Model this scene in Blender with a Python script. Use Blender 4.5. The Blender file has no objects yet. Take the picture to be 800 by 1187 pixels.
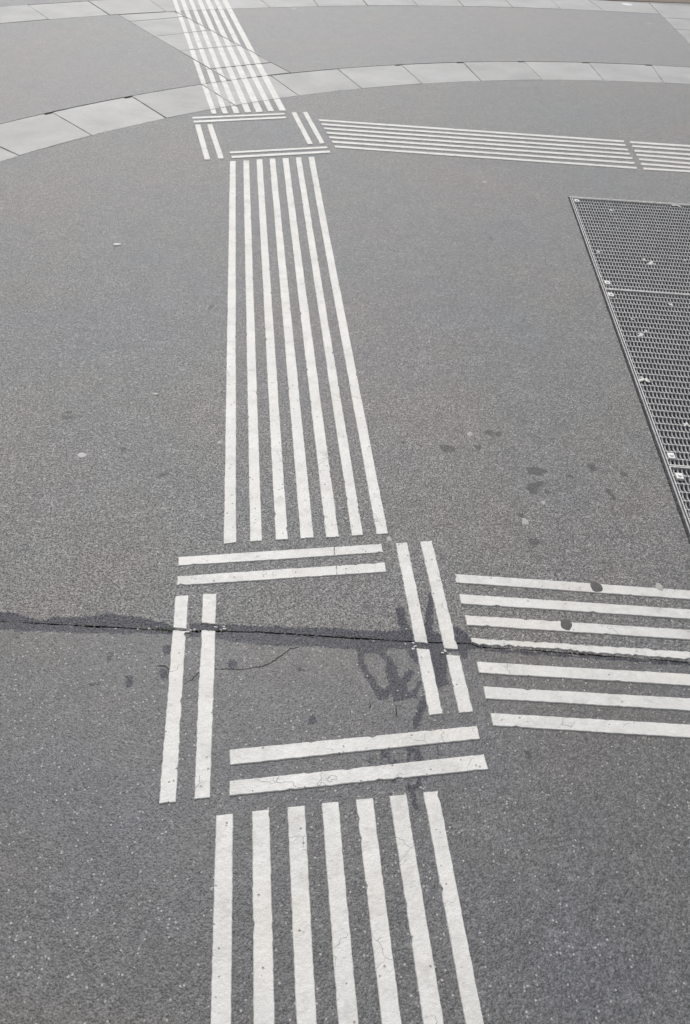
import bpy, bmesh, math, random
import numpy as np
from mathutils import Vector, Matrix
# ------------------------------------------------------------------ camera, sky, sun, exposure
scene = bpy.context.scene
COL = scene.collection
H = 1.351
PITCH, ROLL, FPX = math.radians(42.62333), math.radians(4.95036), 931.463
fw = Vector((0, math.cos(PITCH), -math.sin(PITCH)))
r0 = Vector((1, 0, 0)); u0 = r0.cross(fw)
rr = r0 * math.cos(ROLL) + u0 * math.sin(ROLL)
uu = -r0 * math.sin(ROLL) + u0 * math.cos(ROLL)
cam_data = bpy.data.cameras.new('camera')
cam = bpy.data.objects.new('camera', cam_data); COL.objects.link(cam)
M = Matrix.Identity(4)
for i in range(3):
    M[i][0] = rr[i]; M[i][1] = uu[i]; M[i][2] = -fw[i]
M[2][3] = H
cam.matrix_world = M
cam_data.sensor_fit = 'VERTICAL'; cam_data.sensor_height = 24.0
cam_data.lens = 24.0 * FPX / 1187.0
cam_data.clip_start = 0.05; cam_data.clip_end = 600
scene.camera = cam

SUN_EL, SUN_AZ = math.radians(50), math.radians(-14)     # azimuth measured from +Y towards +X
world = bpy.data.worlds.new('World'); scene.world = world
world.use_nodes = True
wn = world.node_tree; bg = wn.nodes['Background']
sky = wn.nodes.new('ShaderNodeTexSky'); sky.sky_type = 'NISHITA'; sky.sun_disc = False
sky.sun_elevation = SUN_EL; sky.sun_rotation = SUN_AZ
sky.air_density = 1.0; sky.dust_density = 4.0; sky.ozone_density = 1.0
hsv = wn.nodes.new('ShaderNodeHueSaturation'); hsv.inputs['Saturation'].default_value = 0.20
wn.links.new(sky.outputs[0], hsv.inputs['Color']); wn.links.new(hsv.outputs[0], bg.inputs['Color'])
bg.inputs['Strength'].default_value = 0.12
sd = bpy.data.lights.new('sun', 'SUN'); sd.energy = 1.35; sd.angle = math.radians(24); sd.color = (1, .985, .965)
sun = bpy.data.objects.new('sun', sd); COL.objects.link(sun)
d = Vector((math.sin(SUN_AZ) * math.cos(SUN_EL), math.cos(SUN_AZ) * math.cos(SUN_EL), math.sin(SUN_EL)))
sun.rotation_euler = d.to_track_quat('Z', 'Y').to_euler(); sun.location = (0, 0, 20)
vs = scene.view_settings
vs.view_transform = 'Standard'; vs.look = 'None'; vs.gamma = 1; vs.use_curve_mapping = False
vs.exposure = 0.2
DATA = {'brown_edge': ((1.8116, 8.4042), (2.7114, 8.6299)),
 'cam': {'f': 931.4629880405575, 'h': 1.351, 'pitch': 42.62333015189869, 'roll': 4.950364647889609},
 'clips': [(0.9139, 3.6508), (0.9067, 2.8595), (0.9025, 2.7634), (0.8959, 1.8135), (0.897, 1.7253)],
 'crack': [(-0.8044, 1.0321), (-0.6988, 1.0392), (-0.6009, 1.0443), (-0.502, 1.0471), (-0.4034, 1.0522), (-0.3402, 1.0545), (-0.3132, 1.0563), (-0.2434, 1.064),
           (-0.1564, 1.0701), (-0.032, 1.0733), (0.0781, 1.0772), (0.1351, 1.0793), (0.1701, 1.0808), (0.207, 1.082), (0.244, 1.0855), (0.2903, 1.0876), (0.3102, 1.0805),
           (0.3917, 1.0847), (0.4841, 1.0855), (0.5765, 1.0862), (0.6693, 1.0882), (0.7623, 1.0901), (0.8745, 1.0941)],
 'damp': [[(0.14, 1.1633, 0.0109), (0.1517, 1.0993, 0.0105)], [(0.2098, 1.2169, 0.0068), (0.2029, 1.1604, 0.0087), (0.2019, 1.1048, 0.0105)],
          [(0.2604, 1.1231, 0.0107), (0.2818, 1.1018, 0.0105)], [(0.0564, 1.0497, 0.0122), (0.1008, 1.0522, 0.0122)],
          [(0.0585, 1.0386, 0.008), (0.0608, 1.0101, 0.0069), (0.0742, 0.9855, 0.0068), (0.091, 0.9577, 0.0095), (0.1072, 0.9377, 0.0113), (0.1173, 0.9501, 0.0095),
           (0.1275, 0.9678, 0.0077)],
          [(0.0963, 1.0449, 0.0061), (0.1171, 1.0282, 0.008), (0.1234, 1.0058, 0.0118), (0.1292, 0.9764, 0.0116), (0.1338, 0.9518, 0.0114), (0.1366, 0.9377, 0.0113)],
          [(0.1626, 1.0013, 0.0098), (0.152, 0.983, 0.0068), (0.1469, 0.9594, 0.0067), (0.14, 0.9442, 0.0076)],
          [(0.1365, 0.9438, 0.0076), (0.1678, 0.9439, 0.0085), (0.1813, 0.9776, 0.0048)],
          [(0.192, 0.9434, 0.0047), (0.1822, 0.9141, 0.0093), (0.1743, 0.8857, 0.0073), (0.1708, 0.8681, 0.0036)],
          [(0.2163, 1.083, 0.0208), (0.2214, 1.036, 0.0181), (0.2217, 0.9797, 0.0136)], [(0.2225, 0.9798, 0.0058), (0.2385, 0.9835, 0.0058)],
          [(0.2742, 1.08, 0.0104), (0.2755, 1.0506, 0.0061)], [(0.1664, 1.0547, 0.0102), (0.1771, 1.0268, 0.004)], [(0.0874, 0.8097, 0.0039), (0.0859, 0.7862, 0.0039)],
          [(0.0879, 0.798, 0.0026), (0.0995, 0.7875, 0.0025)], [(0.1085, 0.8135, 0.0031), (0.1075, 0.7892, 0.003)], [(0.1167, 0.8143, 0.004), (0.1252, 0.7918, 0.0039)],
          [(0.1348, 0.7954, 0.006), (0.1365, 0.7946, 0.0059)], [(0.1607, 0.8268, 0.004), (0.1583, 0.7985, 0.0039)], [(0.1755, 0.8218, 0.0061), (0.1777, 0.8021, 0.006)],
          [(0.2151, 0.833, 0.0028), (0.2128, 0.8109, 0.0028)], [(0.1559, 0.7614, 0.003), (0.1583, 0.742, 0.0029)],
          [(0.1798, 0.7671, 0.0033), (0.1781, 0.7515, 0.0049), (0.1606, 0.7406, 0.0049)], [(0.1654, 0.7376, 0.0033), (0.1684, 0.7254, 0.0048), (0.1722, 0.7084, 0.0067)],
          [(0.1289, 0.7572, 0.0058), (0.1306, 0.7522, 0.0058)], [(0.191, 0.7699, 0.0025), (0.1917, 0.7613, 0.0025)],
          [(-0.3987, 0.9277, 0.0075), (-0.3929, 0.9118, 0.0074)], [(-0.4708, 0.9037, 0.0046), (-0.4571, 0.9092, 0.0046)],
          [(-0.3363, 0.9488, 0.0095), (-0.3289, 0.9391, 0.0094)], [(-0.0285, 0.8694, 0.009), (-0.0282, 0.8656, 0.0089)],
          [(-0.2027, 0.9822, 0.0097), (-0.1971, 0.9806, 0.0097)], [(-0.0656, 0.988, 0.0058), (-0.0617, 0.9841, 0.0058)],
          [(-0.3432, 1.011, 0.0089), (-0.3391, 1.0004, 0.0088)], [(-0.4519, 0.9838, 0.0049), (-0.449, 0.9668, 0.0048)]],
 'damp_poly': [[(-0.8153, 1.0579), (-0.6725, 1.0668), (-0.6441, 1.0535), (-0.6096, 1.0538), (-0.5936, 1.0662), (-0.5571, 1.0667), (-0.5194, 1.0757), (-0.4779, 1.0852),
                (-0.4321, 1.0867), (-0.3898, 1.0795), (-0.349, 1.0699), (-0.3332, 1.0646), (-0.3288, 1.0442), (-0.3824, 1.0407), (-0.4968, 1.0293), (-0.5939, 1.0232),
                (-0.6904, 1.0169), (-0.7937, 1.0068)],
               [(-0.3105, 1.0789), (-0.1442, 1.0888), (-0.0062, 1.0984), (0.0958, 1.1026), (0.1703, 1.1132), (0.2448, 1.1071), (0.2914, 1.1075), (0.3041, 1.1019),
                (0.322, 1.0922), (0.3174, 1.0778), (0.2895, 1.0725), (0.2708, 1.0659), (0.2066, 1.0636), (0.0971, 1.0541), (0.0792, 1.0453), (-0.0296, 1.0449),
                (-0.0747, 1.0423), (-0.1555, 1.0369), (-0.1845, 1.0372), (-0.2397, 1.0426), (-0.3031, 1.0425)],
               [(0.3175, 1.0801), (0.4839, 1.0843), (0.762, 1.0889), (0.8738, 1.0917), (0.8709, 1.0824), (0.7596, 1.0796), (0.4826, 1.075), (0.3169, 1.0709)]],
 'droppings': [(1.098, 3.0939, 0.00914407015253313), (1.1196, 3.0674, 0.014551458934097473), (1.3721, 3.7071, 0.019110772853075716),
               (0.922, 3.1298, 0.009152338587626938), (1.1168, 2.7297, 0.010029994636398486), (0.955, 2.488, 0.012448632801977546), (0.9787, 2.5152, 0.00784677251130365),
               (0.9052, 2.2033, 0.015743970371930704), (1.2248, 3.391, 0.005909301370344707), (0.9811, 1.9761, 0.010715280116571049),
               (1.266, 3.1189, 0.005559153956532975), (1.057, 3.5751, 0.0081470076007298), (0.947, 2.5931, 0.006402494848039739)],
 'gum_dark': [(0.5941, 1.285, 0.0144), (0.5063, 1.1623, 0.0146)],
 'gum_light': [(0.7445, 1.3024, 0.0094), (0.3325, 1.837, 0.0087), (0.4516, 1.489, 0.0093), (0.51, 3.7856, 0.0104), (-0.3521, 1.7005, 0.0069), (0.1112, 1.3853, 0.0067),
               (0.5068, 1.5674, 0.0057)],
 'hair': [[(-0.2333, 0.966), (-0.213, 0.9703), (-0.1901, 0.9695), (-0.1648, 0.9765), (-0.1428, 0.9831), (-0.1246, 0.9926), (-0.1121, 1.007), (-0.1012, 1.0204),
           (-0.0883, 1.0341), (-0.0709, 1.0404)],
          [(-0.29, 0.9266), (-0.2764, 0.9363), (-0.2661, 0.9541), (-0.2536, 0.9618), (-0.2333, 0.966)],
          [(-0.3515, 0.9621), (-0.3415, 0.9642), (-0.3323, 0.962), (-0.3258, 0.9563)], [(0.1333, 0.9211), (0.1344, 0.9053), (0.1354, 0.8936)],
          [(0.0817, 0.924), (0.0823, 0.908)]],
 'inner_joints': [((-1.9633, 2.8606), (-2.3277, 3.031)), ((-1.7913, 3.2406), (-2.1328, 3.4503)), ((-1.5733, 3.6119), (-1.9019, 3.8508)),
                  ((-1.3518, 3.9489), (-1.6088, 4.2081)), ((-1.073, 4.2867), (-1.3321, 4.5975)), ((-0.7862, 4.6008), (-1.0236, 4.9205)),
                  ((-0.466, 4.8686), (-0.6647, 5.2107)), ((-0.1121, 5.0927), (-0.2889, 5.4837)), ((0.2423, 5.3073), (0.1097, 5.6936)),
                  ((0.6162, 5.459), (0.5202, 5.8697)), ((1.0118, 5.6056), (0.9411, 6.0075)), ((1.4143, 5.7297), (1.3849, 6.1529)), ((1.8105, 5.816), (1.8296, 6.2536)),
                  ((2.2271, 5.8451), (2.291, 6.2886)), ((2.6443, 5.8469), (2.7534, 6.2911))],
 'mid': [[(-0.6651, 3.7662), (-0.6387, 3.7749), (-0.2489, 1.3292), (-0.2773, 1.3191)], [(-0.6069, 3.7883), (-0.5802, 3.797), (-0.1893, 1.3409), (-0.217, 1.3346)],
         [(-0.5497, 3.8158), (-0.523, 3.8258), (-0.1291, 1.353), (-0.1581, 1.3477)], [(-0.4917, 3.8392), (-0.4654, 3.8479), (-0.0685, 1.3661), (-0.1, 1.3598)],
         [(-0.4338, 3.8614), (-0.4065, 3.8704), (-0.009, 1.3764), (-0.0403, 1.371)], [(-0.3744, 3.8852), (-0.3488, 3.8939), (0.0489, 1.3895), (0.0214, 1.3834)],
         [(-0.3165, 3.9053), (-0.2896, 3.9154), (0.1088, 1.4014), (0.08, 1.3963)]],
 'near': [[(-0.179, 0.6603), (-0.149, 0.6668), (-0.0572, 0.0624), (-0.087, 0.0641)], [(-0.1176, 0.6738), (-0.087, 0.6795), (0.0072, 0.0601), (-0.0239, 0.0609)],
          [(-0.0567, 0.687), (-0.026, 0.6924), (0.068, 0.0572), (0.0396, 0.0579)], [(0.0032, 0.6997), (0.033, 0.7047), (0.131, 0.0549), (0.1012, 0.0552)],
          [(0.0636, 0.7118), (0.0944, 0.7176), (0.1972, 0.0524), (0.1687, 0.0535)], [(0.1241, 0.7239), (0.1541, 0.73), (0.2634, 0.0504), (0.2318, 0.0515)],
          [(0.1848, 0.7369), (0.2126, 0.7418), (0.3228, 0.0483), (0.2956, 0.0487)]],
 'node1': {'A': [(-0.3724, 1.2661), (0.0939, 1.3666), (0.0977, 1.337), (-0.3668, 1.238)],
           'B': [(-0.362, 1.2071), (0.1029, 1.3059), (0.1068, 1.2752), (-0.3575, 1.1784)],
           'C': [(-0.3544, 1.1488), (-0.3265, 1.1547), (-0.2519, 0.6776), (-0.2809, 0.6715)],
           'D': [(-0.296, 1.1613), (-0.2663, 1.1657), (-0.1938, 0.6915), (-0.2221, 0.6852)],
           'E': [(0.1265, 1.3724), (0.1545, 1.3788), (0.2263, 0.9068), (0.1995, 0.9)],
           'F': [(0.1858, 1.3847), (0.2149, 1.3915), (0.2864, 0.9176), (0.2587, 0.9115)],
           'G': [(-0.176, 0.7886), (0.2921, 0.8864), (0.2963, 0.8571), (-0.1694, 0.7577)],
           'H': [(-0.1659, 0.7268), (0.3016, 0.8252), (0.3077, 0.7942), (-0.1611, 0.698)]},
 'node2': {'A': [(-0.9509, 4.3343), (-0.4995, 4.5256), (-0.4931, 4.501), (-0.9439, 4.3055)],
           'B': [(-0.935, 4.2761), (-0.4863, 4.4695), (-0.4791, 4.4413), (-0.9263, 4.2456)],
           'C': [(-0.916, 4.2199), (-0.8897, 4.2297), (-0.754, 3.7635), (-0.7794, 3.7551)],
           'D': [(-0.8586, 4.2421), (-0.8336, 4.253), (-0.6954, 3.7926), (-0.7208, 3.7829)],
           'E': [(-0.4655, 4.541), (-0.4407, 4.5538), (-0.311, 4.0884), (-0.3353, 4.0772)],
           'F': [(-0.4082, 4.5644), (-0.3846, 4.5784), (-0.2537, 4.113), (-0.2774, 4.102)],
           'G': [(-0.6862, 3.8871), (-0.2401, 4.0742), (-0.2351, 4.046), (-0.6798, 3.863)],
           'H': [(-0.6702, 3.8318), (-0.2229, 4.0174), (-0.2175, 3.9876), (-0.6627, 3.8029)]},
 'oil': [[(0.257, 1.767, 0.0138), (0.2757, 1.7581, 0.0138), (0.2614, 1.7561, 0.0137)], [(0.3874, 1.8529, 0.0129), (0.3884, 1.849, 0.0128)],
         [(0.4116, 1.8483, 0.0096), (0.4166, 1.849, 0.0096)], [(0.3509, 1.7802, 0.0093), (0.3521, 1.7804, 0.0093)],
         [(0.4855, 1.6971, 0.009), (0.5049, 1.7034, 0.009), (0.5254, 1.6988, 0.009), (0.5027, 1.6849, 0.0089), (0.4847, 1.6897, 0.0089)],
         [(0.4763, 1.6351, 0.0075), (0.5143, 1.6472, 0.0076), (0.4917, 1.6302, 0.0075)], [(0.4767, 1.6178, 0.0086), (0.4955, 1.6237, 0.0086), (0.4843, 1.605, 0.0085)],
         [(0.5234, 1.6101, 0.0069), (0.5257, 1.6104, 0.0069)], [(0.6574, 1.7352, 0.011), (0.6634, 1.7286, 0.011)], [(0.6853, 1.6418, 0.0053), (0.6984, 1.6023, 0.0052)],
         [(0.441, 1.5131, 0.0076), (0.4433, 1.5134, 0.0076)], [(0.4596, 1.4252, 0.009), (0.4699, 1.4235, 0.009), (0.4625, 1.4136, 0.009)],
         [(0.5854, 1.7106, 0.0045), (0.5878, 1.711, 0.0045)], [(0.5869, 1.689, 0.0054), (0.6, 1.6836, 0.0054)], [(0.7437, 1.7174, 0.0092), (0.7453, 1.714, 0.0091)],
         [(-0.7871, 1.7473, 0.0079), (-0.7713, 1.7576, 0.0079)], [(-0.7877, 1.7796, 0.0062), (-0.7842, 1.7761, 0.0062)],
         [(-0.7508, 1.7607, 0.0055), (-0.7473, 1.7571, 0.0055)], [(-0.5988, 1.6358, 0.0071), (-0.5922, 1.6368, 0.0071)],
         [(-0.4792, 1.5421, 0.0068), (-0.4643, 1.5544, 0.0068)], [(-0.5076, 2.4285, 0.0074), (-0.503, 2.4353, 0.0074)],
         [(-1.2916, 3.0924, 0.0079), (-1.2596, 3.0993, 0.0079)], [(-0.752, 3.5646, 0.0098), (-0.7429, 3.5771, 0.0099)],
         [(0.3848, 0.8347, 0.0062), (0.3892, 0.8296, 0.0062)], [(0.505, 0.7581, 0.0034), (0.5063, 0.7565, 0.0034)], [(0.5208, 0.6418, 0.0038), (0.522, 0.6404, 0.0038)],
         [(0.4645, 0.5568, 0.004), (0.4672, 0.5556, 0.004)], [(-0.4315, 0.6864, 0.0039), (-0.4311, 0.6848, 0.0039)],
         [(-0.3518, 0.8352, 0.0035), (-0.3514, 0.8334, 0.0035)], [(0.0859, 2.6026, 0.0089), (0.092, 2.6037, 0.0089)], [(0.1015, 2.3891, 0.0097), (0.1073, 2.39, 0.0097)],
         [(-0.2917, 4.8058, 0.0088), (-0.2688, 4.8204, 0.0088)], [(0.764, 5.448, 0.0094), (0.7859, 5.4546, 0.0095)], [(0.9446, 5.5408, 0.0097), (0.9674, 5.5516, 0.0097)],
         [(0.1448, 1.7706, 0.0061), (0.1471, 1.771, 0.0061)], [(0.916, 2.4138, 0.0051), (0.9178, 2.4085, 0.0051)]],
 'outer_joints': [((-2.9067, 5.4714), (-3.2102, 5.7973)), ((-2.5896, 5.777), (-2.8764, 6.1177)), ((-2.2576, 6.0664), (-2.527, 6.421)),
                  ((-1.9214, 6.3315), (-2.1797, 6.694)), ((-1.5843, 6.5721), (-1.8137, 6.9541)), ((-1.2533, 6.7861), (-1.3305, 7.2588)),
                  ((-0.8897, 6.998), (-1.0687, 7.4074)), ((-0.5397, 7.1808), (-0.6557, 7.6194)), ((-0.1648, 7.3553), (-0.2689, 7.7951)),
                  ((0.2321, 7.5174), (0.1344, 7.9561)), ((0.6067, 7.6502), (0.543, 8.0974)), ((1.0242, 7.7764), (0.9667, 8.2219)), ((1.4345, 7.8789), (1.3856, 8.3238)),
                  ((1.8162, 7.9557), (1.7446, 8.3948)), ((2.2516, 8.0222), (2.202, 8.4643))],
 'pebbles': [(-0.4581, 1.0462, 0.0028), (-0.4118, 1.0494, 0.003), (-0.3892, 1.0538, 0.0034), (0.1535, 1.1125, 0.003), (0.1517, 1.0714, 0.0031), (0.0838, 1.0721, 0.0024),
             (0.1364, 0.9521, 0.0026), (0.0744, 0.9813, 0.0026), (0.1539, 0.9435, 0.0021), (0.0045, 0.7261, 0.0022), (0.1812, 0.7458, 0.0032), (0.1859, 0.7437, 0.0025),
             (0.1905, 0.9576, 0.0021), (-0.3742, 1.0601, 0.0027), (-0.2942, 1.0619, 0.0032), (-0.3027, 1.0587, 0.0036), (-0.0051, 1.4817, 0.0035),
             (0.0063, 1.4328, 0.0032), (0.0037, 1.4418, 0.0043), (-0.3014, 0.6238, 0.0025), (-0.1806, 0.6564, 0.0019), (-0.2634, 0.6196, 0.0025)],
 'right_diag': ((2.3069, 8.4997), (2.2805, 6.9629)),
 'right_far': [[(-0.3168, 4.473), (1.3055, 4.558), (1.3018, 4.5257), (-0.3085, 4.4439)], [(-0.297, 4.4076), (1.3011, 4.4945), (1.2978, 4.4644), (-0.2889, 4.3791)],
               [(-0.2788, 4.3474), (1.2995, 4.4253), (1.296, 4.3945), (-0.2708, 4.3183)], [(-0.2607, 4.2833), (1.2962, 4.3624), (1.293, 4.3336), (-0.2527, 4.2535)],
               [(-0.2428, 4.2194), (1.297, 4.2994), (1.2933, 4.2686), (-0.2352, 4.1916)], [(-0.2255, 4.1594), (1.2928, 4.2305), (1.2892, 4.2005), (-0.2179, 4.1297)],
               [(-0.2082, 4.0947), (1.2905, 4.1612), (1.2869, 4.132), (-0.2008, 4.0657)]],
 'right_far2': [[(1.3371, 4.5552), (2.6423, 4.6388), (2.6181, 4.5969), (1.3333, 4.5229)], [(1.3348, 4.4924), (2.5812, 4.5632), (2.558, 4.5263), (1.3308, 4.4595)],
                [(1.3325, 4.4219), (2.5141, 4.4887), (2.4921, 4.4533), (1.3285, 4.3897)], [(1.3295, 4.3605), (2.4495, 4.3885), (2.428, 4.3539), (1.3256, 4.3291)],
                [(1.3291, 4.2973), (2.3779, 4.2957), (2.3577, 4.2661), (1.3249, 4.2653)], [(1.325, 4.2285), (2.3254, 4.2525), (2.3061, 4.2233), (1.3209, 4.1973)],
                [(1.3228, 4.1619), (2.2756, 4.2331), (2.2558, 4.2006), (1.319, 4.1326)]],
 'right_near': [[(0.2637, 1.2883), (1.7015, 1.3208), (1.6753, 1.289), (0.2677, 1.2601)], [(0.2727, 1.2272), (1.6465, 1.2615), (1.6209, 1.2327), (0.2764, 1.1973)],
                [(0.2829, 1.1654), (1.5891, 1.2015), (1.5645, 1.1718), (0.2861, 1.1367)], [(0.2916, 1.1031), (1.5339, 1.1411), (1.5044, 1.1081), (0.298, 1.0769)],
                [(0.3009, 1.0413), (1.4784, 1.0832), (1.4511, 1.0484), (0.305, 1.0125)], [(0.311, 0.9801), (1.4204, 1.0194), (1.3943, 0.9853), (0.3143, 0.9507)],
                [(0.3202, 0.9186), (1.3628, 0.9516), (1.3354, 0.9181), (0.3243, 0.8892)]],
 'scraps': [(-0.6945, 1.597, 0.013096890843625832, 0.45), (-0.9305, 2.8224, 0.015601486043574713, 0.25), (-0.5729, 1.8966, 0.00972835285523903, 0.2),
            (2.0804, 8.3331, 0.04474763443365487, 0.5), (-0.7194, 7.0256, 0.020340426768974167, 0.5), (2.1113, 7.6121, 0.020494903980846396, 0.5),
            (0.5118, 6.9901, 0.014195095515200694, 0.6)],
 'seams': {'A': [((-0.0191, 1.3487), (-0.0136, 1.2981))], 'B': [((-0.0108, 1.2929), (-0.0043, 1.2393))]},
 'strip_joints': [((-1.7282, 6.2183), (-1.4898, 6.4308)), ((-1.4989, 5.8695), (-1.2345, 6.1108)), ((-1.2181, 5.6085), (-0.9431, 5.8136)),
                  ((-1.0042, 5.2345), (-0.6889, 5.4838))],
 'strip_left': ((-1.8821, 6.3731), (-0.9011, 5.0638)),
 'strip_right': ((-1.543, 6.6204), (-0.5579, 5.3103)),
 'top': [[(-2.0046, 8.2398), (-1.9732, 8.2547), (-0.8392, 4.4179), (-0.8661, 4.4104)], [(-1.9515, 8.2658), (-1.9162, 8.2803), (-0.7841, 4.4376), (-0.8105, 4.4259)],
         [(-1.8889, 8.2908), (-1.8613, 8.3038), (-0.7273, 4.4606), (-0.7574, 4.4508)], [(-1.8288, 8.3155), (-1.7972, 8.3288), (-0.6698, 4.4884), (-0.7015, 4.4751)],
         [(-1.7722, 8.3395), (-1.7371, 8.3529), (-0.6124, 4.5147), (-0.6466, 4.4978)], [(-1.7111, 8.3612), (-1.6756, 8.3766), (-0.5565, 4.5422), (-0.5871, 4.5306)],
         [(-1.6517, 8.3862), (-1.6106, 8.4045), (-0.4955, 4.5667), (-0.5304, 4.554)]],
 'tufts': [(-0.362, 1.0544), (-0.3475, 1.0549)]}

random.seed(7); rng = np.random.default_rng(7)

# ------------------------------------------------------------------ node helpers
def new_mat(name):
    m = bpy.data.materials.new(name); m.use_nodes = True
    nt = m.node_tree; b = nt.nodes['Principled BSDF']
    return m, nt, b
class G:
    """small helper around a node tree"""
    def __init__(s, nt):
        s.nt = nt; s.pos = nt.nodes.new('ShaderNodeNewGeometry').outputs['Position']
    def put(s, sock, v):
        if hasattr(v, 'is_output'): s.nt.links.new(v, sock)
        else: sock.default_value = v
    def noise(s, scale, detail=3, rough=.55, vec=None, dist=0):
        n = s.nt.nodes.new('ShaderNodeTexNoise'); s.put(n.inputs['Vector'], vec or s.pos)
        n.inputs['Scale'].default_value = scale; n.inputs['Detail'].default_value = detail
        n.inputs['Roughness'].default_value = rough; n.inputs['Distortion'].default_value = dist
        return n.outputs['Fac']
    def offset(s, v):
        n = s.nt.nodes.new('ShaderNodeVectorMath'); n.operation = 'ADD'
        s.put(n.inputs[0], s.pos); n.inputs[1].default_value = v
        return n.outputs[0]
    def vor(s, scale, out='Distance', feature='F1', vec=None, rnd=1):
        n = s.nt.nodes.new('ShaderNodeTexVoronoi'); n.feature = feature
        s.put(n.inputs['Vector'], vec or s.pos); n.inputs['Scale'].default_value = scale
        n.inputs['Randomness'].default_value = rnd
        return n.outputs[out]
    def math(s, op, a, b=0.0, c=None, clamp=False):
        n = s.nt.nodes.new('ShaderNodeMath'); n.operation = op; n.use_clamp = clamp
        s.put(n.inputs[0], a); s.put(n.inputs[1], b)
        if c is not None: s.put(n.inputs[2], c)
        return n.outputs[0]
    def ramp(s, v, a, b, lo=0.0, hi=1.0):
        n = s.nt.nodes.new('ShaderNodeMapRange'); n.clamp = True
        s.put(n.inputs['Value'], v); n.inputs['From Min'].default_value = a; n.inputs['From Max'].default_value = b
        n.inputs['To Min'].default_value = lo; n.inputs['To Max'].default_value = hi
        return n.outputs[0]
    def mix(s, f, a, b, mode='MIX'):
        n = s.nt.nodes.new('ShaderNodeMix'); n.data_type = 'RGBA'; n.blend_type = mode
        s.put(n.inputs['Factor'], f)
        for k, v in ((6, a), (7, b)):
            if not hasattr(v, 'is_output') and not hasattr(v, '__len__'): v = (v, v, v)
            if not hasattr(v, 'is_output') and len(v) == 3: v = (*v, 1)
            s.put(n.inputs[k], v)
        return n.outputs[2]
    def rgb(s, v):
        n = s.nt.nodes.new('ShaderNodeCombineColor')
        for i in range(3): s.put(n.inputs[i], v)
        return n.outputs[0]
    def sepr(s, c):
        n = s.nt.nodes.new('ShaderNodeSeparateColor'); s.put(n.inputs[0], c); return n.outputs[0]
    def attr(s, name):
        n = s.nt.nodes.new('ShaderNodeAttribute'); n.attribute_name = name; return n.outputs['Fac']
    def bump(s, h, dist, strength=1.0, normal=None):
        n = s.nt.nodes.new('ShaderNodeBump'); s.put(n.inputs['Height'], h)
        n.inputs['Distance'].default_value = dist; n.inputs['Strength'].default_value = strength
        if normal is not None: s.put(n.inputs['Normal'], normal)
        return n.outputs[0]

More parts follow.
